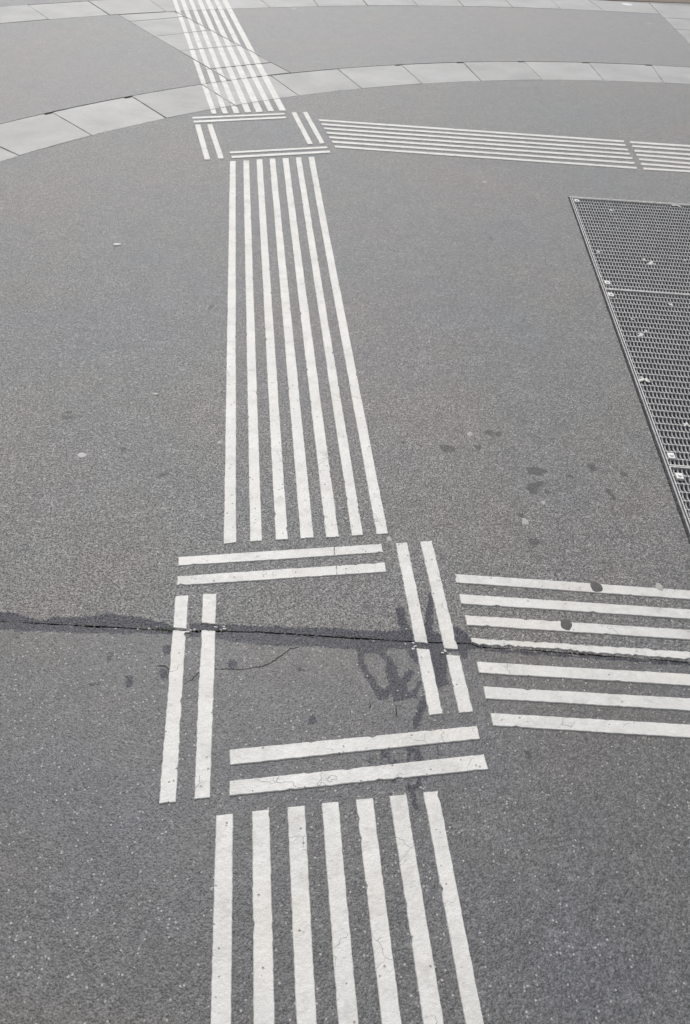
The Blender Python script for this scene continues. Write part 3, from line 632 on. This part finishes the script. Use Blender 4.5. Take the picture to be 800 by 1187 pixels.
# slabs of the second diagonal strip, at the right picture edge
dl = DR[0] + (DR[0] - DR[1]) * .0; dv = (DR[1] - DR[0]) / np.linalg.norm(DR[1] - DR[0]); dn = np.array((.995, .10))
for k, (t0, t1, lab) in enumerate([(.0, .60, 'small far slab right of the long diagonal joint in the top right corner'), (.60, 1.02, 'middle slab right of the diagonal joint in the top right corner'), (1.02, 1.62, 'nearest slab right of the diagonal joint, cut by the right picture edge'), (1.62, 2.30, 'slab right of the diagonal joint outside the right picture edge')]):
    a = DR[0] + dv * (t0 + .004) + np.array((.006, 0)); b = DR[0] + dv * (t1 - .004) + np.array((.006, 0))
    slab([a, b, b + dn * .75, a + dn * .75], lab, 'slabs at the right picture edge')
tag(ngon('corner_asphalt', [on(C3, R3 - g2, ang(C3, dr_f)), DR[0] - (.03, 0), DR[0] + dv * .3 - (.012, 0), dr_f + dv * .3 - (.012, 0)] if False else [dr_f + np.array((-.004, .004)), dr_f + dv * .01 + np.array((.006, 0)), DR[0] + np.array((.003, 0)), DR[0] + np.array((-.003, .0))], M_FAR, z=-.004), kind='structure')
tag(ngon('right_asphalt', [DR[0] + dn * .77, DR[0] + dv * 2.30 + dn * .77, DR[0] + dv * 2.6 + dn * 4, (40, 3), (40, 8.6), (3.2, 8.6)], M_FAR), kind='structure')
BR = [np.array(q) for q in DATA['brown_edge']]
tag(ngon('brown_paving', [BR[0], BR[1], BR[1] + (BR[1] - BR[0]) * 12, (40, 60), (3.11, 60), (3.11, 20), BR[0] + (0.0, .8)], M_SOIL, z=.004), kind='structure')

# ------------------------------------------------------------------ joint lines that also cut the markings on top of the slabs
cuts = []
cuts.append((sl_f, sl_n)); cuts.append((sr_f, sr_n))
for a, b in ts: cuts.append((np.array(a), np.array(b)))
SEG = {'js': IJ[5], 'js2': IJ[6]}

RZ = .0024
def marking_part(name, quad, parent, origin, cutlines=(), seed=0, label=None, amp=.0003, wob=.00022, polys=None):
    polys = polys or [list(map(tuple, quad))]
    for a, b, gp in cutlines:
        nxt = []
        for P in polys: nxt += (clip(P, a, b, gp) or [P])
        polys = nxt
    bm = bmesh.new()
    for P in polys:
        pts = densify(P, .009); 
        if len(pts) < 6: continue
        pts = jitter(pts, amp, wobble=wob)
        ins = inset(pts, 1.0) - pts; hits_ = rng.random(len(pts)) < .022          # chipped edges
        pts = pts + ins * (hits_ * rng.uniform(.0012, .0035, len(pts)))[:, None]
        extrude(bm, np.array(pts) - np.array(origin)[:2], .0002, RZ + random.uniform(-.0003, .0004), .0009, .0005)
    o = link(name, bm_mesh(bm), M_RIB, parent)
    if label: o['label'] = label
    return o
def strip(key, label, group=None, cutlines=(), special=None, part='rib'):
    quads = DATA[key]; c = np.mean([np.mean(q, 0) for q in quads], 0)
    e = empty('tactile_strip', (c[0], c[1], 0), label, 'guide strip', 'ribbed tactile guide strips')
    for i, q in enumerate(quads):
        if special and i in special: marking_part(part, q, e, c, polys=special[i][0], label=special[i][1], amp=.001)
        else: marking_part(part, q, e, c, cutlines)
    return e
strip('mid', 'long middle guide strip of seven white ribs narrowing away between the two marked squares')
strip('near', 'nearest guide strip of seven white ribs running out of the bottom of the picture')

# top strip: ribs cross several slab joints
tcl = [(a, b, .009) for a, b in cuts] + [(IJ[5][0], IJ[5][1], .008)]
for R_, C_ in ((R1, C1), (R2 + .002, C2), (R3, C3)):
    pass
def circ_tangent(C, R, p):     # near the strip the arcs are almost straight: chord on both sides of p
    a = ang(C, p); return on(C, R, a + .05), on(C, R, a - .05)
quads = DATA['top']; c = np.mean([np.mean(q, 0) for q in quads], 0)
e = empty('tactile_strip', (c[0], c[1], 0), 'farthest guide strip of seven white ribs, crossing pale slabs and dark joints at the top', 'guide strip', 'ribbed tactile guide strips')
def in_seg(a, b, q):
    """does the segment a-b really cross the quad's centre line"""
    p0 = (np.array(q[0]) + np.array(q[1])) / 2; p1 = (np.array(q[2]) + np.array(q[3])) / 2
    r = p1 - p0; s_ = b - a; den = r[0] * s_[1] - r[1] * s_[0]
    if abs(den) < 1e-9: return False
    t = ((a - p0)[0] * s_[1] - (a - p0)[1] * s_[0]) / den; u = ((a - p0)[0] * r[1] - (a - p0)[1] * r[0]) / den
    return -.02 < t < 1.02 and -.03 < u < 1.03
for q in quads:
    cl = [t for t in tcl if in_seg(t[0], t[1], q)]
    p0 = (np.array(q[0]) + np.array(q[1])) / 2; p1 = (np.array(q[2]) + np.array(q[3])) / 2
    for C_, R_ in ((C1, R1), (C2, R2), (C3, R3)):
        try: hit = line_circle(p1, p0, C_, R_) if R_ > 8 else line_circle(p0, p1, C_, R_)
        except ValueError: continue
        a_, b_ = circ_tangent(C_, R_, hit); cl.append((a_, b_, .005))
    marking_part('rib', q, e, c, cl)

# right near strip: rib four is eaten away along the crack
q4 = DATA['right_near'][3]; A, B, Cc, Dd = [np.array(v) for v in q4]
low = []
rj = np.random.default_rng(11)
for x in np.arange(Dd[0] + .012, B[0], .007):
    t = (x - A[0]) / (B[0] - A[0]); top_y = A[1] + (B[1] - A[1]) * t
    yb = float(ycrack(x)) + .0045 + abs(rj.normal(0, .0022)) if x < .9 else Dd[1] + (Cc[1] - Dd[1]) * (x - Dd[0]) / (Cc[0] - Dd[0])
    low.append((x, min(yb, top_y - .012)))
q4p = [tuple(A)] + [tuple(A + (B - A) * k / 10) for k in range(1, 11)] + low[::-1] + [(Dd[0] - .004, A[1] - .012)]
strip('right_near', 'lower right guide strip of seven white ribs, its middle rib crumbling along the crack',
      special={3: ([q4p], 'rib with a ragged lower edge crumbling along the crack')})
strip('right_far', 'upper right guide strip of seven thin white ribs leaving the far marked square')
strip('right_far2', 'short guide strip of seven ribs cut by the right picture edge beyond a small gap')

# marked squares
def square(key, label, breaks):
    N = DATA[key]; c = np.mean([np.mean(N[k], 0) for k in N], 0)
    e = empty('tactile_square', (c[0], c[1], 0), label, 'marked square', 'tactile turning squares')
    for k in 'ABCDEFGH':
        q = [tuple(v) for v in N[k]]
        if k in breaks:
            (ya, yb), lab = breaks[k]
            cx = (q[0][0] + q[2][0]) / 2; cy = float(ycrack(cx))
            up = clip(q, (cx - .2, cy + ya - .002), (cx + .2, cy + ya + .001), .0001)
            up = max(up, key=lambda P: np.mean([v[1] for v in P]))
            lo = clip(q, (cx - .2, cy + yb), (cx + .2, cy + yb + .004), .0001)
            lo = min(lo, key=lambda P: np.mean([v[1] for v in P]))
            frag = []
            w = abs(q[1][0] - q[0][0])
            for _ in range(4):
                fx = cx + random.uniform(-.4, .4) * w; fy = cy + random.uniform(yb, ya); s = random.uniform(.0014, .0042)
                frag.append([(fx + s * math.cos(t) * random.uniform(.6, 1.5), fy + s * .6 * math.sin(t)) for t in [i * math.pi / 3 for i in range(6)]])
            parent_part = marking_part('bar', q, e, c, polys=[up, lo], label=lab, amp=.0005)
            bm = bmesh.new()
            for f in frag:
                pts = jitter(densify(f, .003), .0003); extrude(bm, np.array(pts) - c[:2], -.001, random.uniform(.001, .0035), .0005, .0002)
            fo = link('broken_chip', bm_mesh(bm), M_RIB, parent_part); fo['label'] = 'crumbled white chips left where the crack breaks the bar'
        else:
            cl = [(np.array(a), np.array(b), .0008) for a, b in DATA['seams'].get(k, [])] if key == 'node1' else ()
            marking_part('bar', q, e, c, cl)
    return e
square('node1', 'large near marked square of eight white bars, crossed by the dark crack',
       {'C': ((.004, -.004), 'outer left bar snapped by the crack'), 'D': ((.017, -.003), 'inner left bar with a gap at the crack'),
        'E': ((-.003, -.020), 'inner right bar with a chipped gap at the crack'), 'F': ((-.016, -.034), 'outer right bar crumbled just below the crack')})
square('node2', 'small far marked square of eight white bars in front of the pale curved slabs', {})

# ------------------------------------------------------------------ steel grating over the pit
TL = np.array((.8900, 3.6855)); BL = np.array((.8691, 1.5036)); TRg = np.array((1.4414, 3.7173))
vdir = (BL - TL) / np.linalg.norm(BL - TL)            # along the left edge, towards the camera
hdir = (TRg - TL) / np.linalg.norm(TRg - TL)
hdir2 = np.array((.99995, .0075)); 
WID = 1.02
def gp(u, v):            # u along the row, v towards the camera; rows turn slightly as the frame is not quite square
    k = max(0.0, 1 - v / 2.2); h = hdir * k + hdir2 * (1 - k)
    return TL + vdir * v + h * u
V_END = 2.24
# pit
bm = bmesh.new()
tp = [bm.verts.new((*q, -.001)) for q in GQ]; bt = [bm.verts.new((*q, -.7)) for q in GQ]
for i in range(4): bm.faces.new((tp[i], tp[(i + 1) % 4], bt[(i + 1) % 4], bt[i]))
bm.faces.new(bt)
tag(link('pit', bm_mesh(bm), M_PIT), kind='structure')
def box_pts(bm, P, z0, z1):
    b4 = [bm.verts.new((p[0], p[1], z0)) for p in P]; t4 = [bm.verts.new((p[0], p[1], z1)) for p in P]
    bm.faces.new(t4); n = len(P)
    for i in range(n): bm.faces.new((b4[i], b4[(i + 1) % n], t4[(i + 1) % n], t4[i]))
# frame: an angle iron, two thin upstands with a groove
fc = gp(0, V_END / 2)
fr = empty('grating_frame', (fc[0], fc[1], 0), 'narrow steel angle frame let into the asphalt around the steel gratings', 'frame')
def bar(bm, p, q, w, z0, z1, o):
    p = np.array(p) - o; q = np.array(q) - o; t = (q - p) / np.linalg.norm(q - p); n = np.array((-t[1], t[0])) * w / 2
    P = [p - n, q - n, q + n, p + n]
    box_pts(bm, P, z0, z1)
bm = bmesh.new(); bar(bm, gp(-.0005, -.004), gp(-.0005, V_END), .004, -.05, .0022, fc); link('frame_bar', bm_mesh(bm), M_STEELD, fr)
bm = bmesh.new(); bar(bm, gp(-.004, -.003), gp(WID + .01, -.003), .005, -.05, .0032, fc); link('frame_bar', bm_mesh(bm), M_STEEL, fr)
bm = bmesh.new(); bar(bm, gp(WID + .008, -.006), gp(WID + .008, V_END), .005, -.05, .0032, fc); link('frame_bar', bm_mesh(bm), M_STEEL, fr)
bm = bmesh.new(); bar(bm, gp(-.004, V_END), gp(WID + .01, V_END), .005, -.05, .0032, fc); link('frame_bar', bm_mesh(bm), M_STEEL, fr)
# ledge
bm = bmesh.new(); bar(bm, gp(.010, 0), gp(.010, V_END), .016, -.042, -.036, fc); link('ledge', bm_mesh(bm), M_STEELD, fr)

VJ = [.004, .8783, 1.9177, V_END - .004]
glabels = ['farthest steel grating panel, its edge facing the upper guide strip', 'middle steel grating panel, the largest seen, spotted with bird droppings', 'nearest steel grating panel, only a sliver seen at the right picture edge']
CP, RP = .0119, .0333
clips = [np.array(q) for q in DATA['clips']]
for k in range(3):
    v0, v1 = VJ[k] + .002, VJ[k + 1] - .002
    if k == 0: v0 = .004
    o2 = gp(WID / 2, (v0 + v1) / 2)
    pe = empty('steel_grating', (o2[0], o2[1], 0), glabels[k], 'grating', 'steel grating panels over the pit')
    # border bars
    bm = bmesh.new()
    u0_, u1_ = .0065, WID - .002
    bar(bm, gp(u0_ + .001, v0), gp(u0_ + .001, v1), .003, -.034, .0022, o2); bar(bm, gp(u1_, v0), gp(u1_, v1), .003, -.034, .0016, o2)
    bar(bm, gp(u0_ + .0016, v0 + .0015), gp(u1_ - .0016, v0 + .0015), .004, -.034, .0024, o2); bar(bm, gp(u0_ + .0016, v1 - .0015), gp(u1_ - .0016, v1 - .0015), .004, -.034, .0022, o2)
    link('border', bm_mesh(bm), M_STEEL, pe)
    # cross bars, thin and straight
    bm = bmesh.new()
    nrow = int(round((v1 - v0) / RP)); rp = (v1 - v0) / nrow
    for i in range(1, nrow):
        v = v0 + i * rp
        bar(bm, gp(u0_ + .002, v), gp(u1_ - .002, v), .0022, -.012, -.0004 + random.uniform(-.0003, .0003), o2)
    link('cross_bars', bm_mesh(bm), M_STEEL, pe)
    # bearing bars with a scalloped anti-slip edge
    bm = bmesh.new(); ncol = int(round((u1_ - u0_) / CP)); cp = (u1_ - u0_) / ncol
    for j in range(1, ncol):
        u = u0_ + j * cp
        prof = []
        for i in range(nrow):
            for t, z in ((.0, 0), (.12, 0), (.2, -.002), (.35, -.0036), (.5, -.004), (.65, -.0036), (.8, -.002), (.88, 0)): prof.append((v0 + (i + t) * rp, z))
        prof.append((v1 - .003, 0)); prof[0] = (v0 + .003, 0)
        tl = []
        for v, z in prof:
            p = gp(u, v) - o2
            tl.append([bm.verts.new((p[0] - .0018, p[1], -.030)), bm.verts.new((p[0] - .0018, p[1], z - .0009)), bm.verts.new((p[0] + .0018, p[1], z - .0009)), bm.verts.new((p[0] + .0018, p[1], -.030))])
        for a, b in zip(tl[:-1], tl[1:]):
            for s in range(3): bm.faces.new((a[s], a[s + 1], b[s + 1], b[s]))
    link('bearing_bars', bm_mesh(bm), M_STEELD, pe)
    # fixing clips: a small saddle plate with a bolt
    for cpt in clips:
        vv = float((cpt - TL) @ vdir)
        if v0 - .01 < vv < v1 + .01:
            cc = cpt - o2; bm = bmesh.new()
            P = [(cc[0] - .010, cc[1] - .0125), (cc[0] + .010, cc[1] - .0125), (cc[0] + .010, cc[1] + .0125), (cc[0] - .010, cc[1] + .0125)]
            extrude(bm, np.array(P), -.004, .0035, .001, .0003)
            cl = link('fixing_clip', bm_mesh(bm), M_CLIP, pe)
            bm = bmesh.new(); extrude(bm, np.array([(cc[0] + .0055 * math.cos(t), cc[1] + .0055 * math.sin(t)) for t in [i * math.pi / 3 for i in range(6)]]), .003, .0068, .0008, .0002)
            link('bolt', bm_mesh(bm), M_CLIP, cl)
# asphalt crumbs along the frame edge are part of the joint: dark filler
# ------------------------------------------------------------------ little things lying about
M_GUMD = simple('old_gum', (.085, .083, .08), .75, 0, .3, 150, .001)
M_GUML = simple('pale_gum', (.36, .345, .33), .7, 0, .12, 150, .001)
M_WHITE = simple('white_scrap', (.40, .39, .375), .6, 0, .06, 80)
M_WHITE2 = simple('bright_scrap', (.68, .67, .64), .6, 0, .06, 80)
M_DROP = simple('dropping', (.58, .57, .55), .8, 0, .18, 150, .001)
M_PEB = simple('pale_stone', (.46, .45, .42), .7, 0, .15, 150, .001)
M_GREEN = simple('moss_green', (.10, .15, .035), .7, 0, .3, 200)
def blob(name, x, y, z, rx, ry, h, mat, seed, parent=None, irregular=.18, rings=4, n=22, rot=0.0):
    r = np.random.default_rng(seed); ph = r.uniform(0, 6.28, 4); am = r.uniform(.3, 1, 4) * irregular
    bm = bmesh.new(); prev = None
    for k in range(rings + 1):
        t = k / rings; rad = math.cos(t * math.pi / 2) ** .55 if k < rings else 0; zz = h * math.sin(t * math.pi / 2)
        if k == rings: 
            cv = bm.verts.new((0, 0, h)); [bm.faces.new((prev[i], prev[(i + 1) % n], cv)) for i in range(n)]; break
        ring = []
        for i in range(n):
            a = 2 * math.pi * i / n; w = 1 + sum(am[q] * math.sin((q + 2) * a + ph[q]) for q in range(4)) * .5
            px, py = rx * rad * w * math.cos(a), ry * rad * w * math.sin(a)
            ring.append(bm.verts.new((px * math.cos(rot) - py * math.sin(rot), px * math.sin(rot) + py * math.cos(rot), zz)))
        if prev: [bm.faces.new((prev[i], prev[(i + 1) % n], ring[(i + 1) % n], ring[i])) for i in range(n)]
        prev = ring
    me = bm_mesh(bm)
    for p in me.polygons: p.use_smooth = True
    return link(name, me, mat, parent, (x, y, z))
gd = DATA['gum_dark']
for (x, y, r), lab in zip(gd, ['dark flattened gum spot on the topmost rib of the lower right strip', 'dark ragged gum spot on the third rib of the lower right strip']):
    tag(blob('chewing_gum', x, y, RZ - .0004, r, r * 1.2, .0014, M_GUMD, int(x * 1e4), irregular=.09), lab, 'chewing gum', 'chewing gum spots')
gl = ['pale gum spot stuck on the top edge of the lower right strip', 'pale gum speck between dark spots on the asphalt beyond the right bars', 'faint pale gum spot left of the small dark oil drop',
      'pale gum speck on the asphalt above the grating, near the upper strip', 'pale gum speck just left of the long middle strip', 'grey gum spot beside the lower end of the rightmost middle rib', 'faint grey gum spot near the right oil stains']
for i, ((x, y, r), lab) in enumerate(zip(DATA['gum_light'], gl)):
    tag(blob('chewing_gum', x, y, RZ - .0004 if i == 0 else 0, r, r * 1.25, .001, M_GUML, 40 + i), lab, 'chewing gum', 'chewing gum spots')
sl_ = ['small white oval scrap lying on the grey asphalt at left', 'slender white cigarette end lying on the upper left asphalt', 'tiny sliver of white paper left of the middle strip',
       'white crumpled paper scrap at the brown edge in the top right', 'pale scrap on the far asphalt right of the ribs', 'small pale scrap on the far asphalt near the right diagonal joint', 'pale leaf scrap in the middle of the far asphalt']
for i, ((x, y, w, h), lab) in enumerate(zip(DATA['scraps'], sl_)):
    tag(blob('litter_scrap', x, y, .0, w, w * max(h, .3) * 1.9, .0022 if i != 1 else .005, M_WHITE2 if i in (1, 3) else M_WHITE, 80 + i, irregular=.1, rot=(.35 if i == 1 else 0.0)), lab, 'litter', 'scraps of litter')
pl = ['left of the snapped bar in the dark crack, first of three', 'left of the snapped bar in the dark crack, second of three', 'left of the snapped bar in the dark crack, third of three',
      'above the crack between the damp stain and the inner right bar', 'just below the crack left of the inner right bar', 'on the upper rim of the damp loop', 'inside the lower tip of the damp loop', 'on the left side of the damp loop',
      'right of the lower tip of the damp loop', 'below the lowest bar of the near square', 'above the last rib of the nearest strip', 'beside another crumb above the last rib of the nearest strip',
      'right of the damp loop near the inner bar', 'in the crack left of the snapped outer bar', 'in the crack between the two left bars', 'in the crack between the two left bars, the larger',
      'between the fifth and sixth middle ribs, upper', 'between the fifth and sixth middle ribs, lower', 'between the fifth and sixth middle ribs, middle', 'left of the nearest strip near its top', 'at the upper left corner of the nearest strip', 'left of the near strip beside the outer bar end']
for i, ((x, y, r), lab) in enumerate(zip(DATA['pebbles'], pl)):
    tag(blob('pebble', x, y, -.0006 if i > 2 else -.001, r, r * .8, r * .9, M_PEB, 120 + i, n=10, irregular=.4), 'pale crumb of stone ' + lab, 'stone', 'pale stone crumbs')
for i, (x, y, r) in enumerate(DATA['droppings']):
    labs = ['on the farthest grating, left of a larger splash', 'on the farthest grating, large one near its middle', 'on the far edge bar of the farthest grating', 'beside the frame on the farthest grating', 'on the middle grating near its far border',
            'large streak on the middle grating', 'small one beside the large streak on the middle grating', 'by the frame halfway down the middle grating', 'tiny one near the far corner of the farthest grating', 'at the right picture edge on the middle grating',
            'at the right picture edge on the farthest grating', 'near the far left corner of the farthest grating', 'below the joint on the middle grating']
    tag(blob('bird_dropping', x, y, -.0005, r * .8, r * .9, .0016, M_DROP, 200 + i, irregular=.9), 'white bird dropping ' + labs[i], 'bird dropping', 'bird droppings on the gratings')
# moss tufts in the crack
for i, (x, y) in enumerate(DATA['tufts']):
    bm = bmesh.new(); r = np.random.default_rng(300 + i)
    for k in range(46):
        bx, by = r.normal(0, .011), r.normal(0, .0022); hh = r.uniform(.003, .008); a = r.uniform(0, 6.28); w = .0009
        dx, dy = math.cos(a) * w, math.sin(a) * w; lx, ly = r.normal(0, .003, 2)
        v = [bm.verts.new((bx - dx, by - dy, -.004)), bm.verts.new((bx + dx, by + dy, -.004)), bm.verts.new((bx + lx, by + ly, hh))]
        bm.faces.new(v)
    tag(link('moss_tuft', bm_mesh(bm), M_GREEN, loc=(x, y, 0)), 'tiny green moss tuft in the crack ' + ('left of the outer snapped bar' if i == 0 else 'touching the outer snapped bar'), 'moss', 'moss tufts in the crack')
# hairline cracks: narrow slivers of open asphalt
for P, in zip(DATA['hair']):
    P = densify(P + P[::-1], .006); n = len(P) // 2; P = np.array(P[:n + 1]); r = np.random.default_rng(len(P))
    P = P + r.normal(0, .0009, P.shape); bm = bmesh.new(); prev = None
    for i, p in enumerate(P):
        w = .0007 * (1 - abs(2 * i / len(P) - 1) ** 3) + .0002; t = P[min(i + 1, len(P) - 1)] - P[max(i - 1, 0)]; t /= np.linalg.norm(t) + 1e-9
        nn_ = np.array((-t[1], t[0])) * w * r.uniform(.5, 1.4)
        cur = [bm.verts.new((*(p - nn_), .0006)), bm.verts.new((*(p + nn_), .0006))]
        if prev: bm.faces.new((prev[0], cur[0], cur[1], prev[1]))
        prev = cur
    tag(link('hairline_crack', bm_mesh(bm), M_EDGE), kind='structure')

# loose grit washed into the crack and along the steel frame: too fine to count
M_GRIT = simple('grit', (.20, .19, .18), .85, 0, .5, 90, .001)
bm = bmesh.new(); r = np.random.default_rng(77); spots = []
for _ in range(520):
    x = r.uniform(-.75, .95); spots.append((x, float(ycrack(x)) + r.normal(0, .0035), r.uniform(.0007, .0022)))
for _ in range(260):
    v = r.uniform(0, V_END); p = gp(-.0065 - abs(r.normal(0, .003)), v); spots.append((p[0], p[1], r.uniform(.001, .0028)))
for _ in range(420):
    a = r.uniform(math.radians(95), math.radians(150)); C_, R_ = (C1, R1) if r.random() < .5 else (C2, R2); p = on(C_, R_ + r.normal(0, .006), a); spots.append((p[0], p[1], r.uniform(.001, .003)))
for x, y, q in spots:
    vs6 = [(q, 0, 0), (0, q, 0), (-q, 0, 0), (0, -q, 0), (0, 0, q * .8), (0, 0, -q * .5)]
    a = r.uniform(0, 3); ca, sa = math.cos(a), math.sin(a)
    V6 = [bm.verts.new((x + (vx * ca - vy * sa) * r.uniform(.6, 1.3), y + (vx * sa + vy * ca) * r.uniform(.6, 1.3), .0003 + vz)) for vx, vy, vz in vs6]
    for i in range(4): bm.faces.new((V6[i], V6[(i + 1) % 4], V6[4])); bm.faces.new((V6[(i + 1) % 4], V6[i], V6[5]))
tag(link('grit', bm_mesh(bm), M_GRIT), 'fine loose grit gathered in the crack and along the joints', 'grit', None, 'stuff')
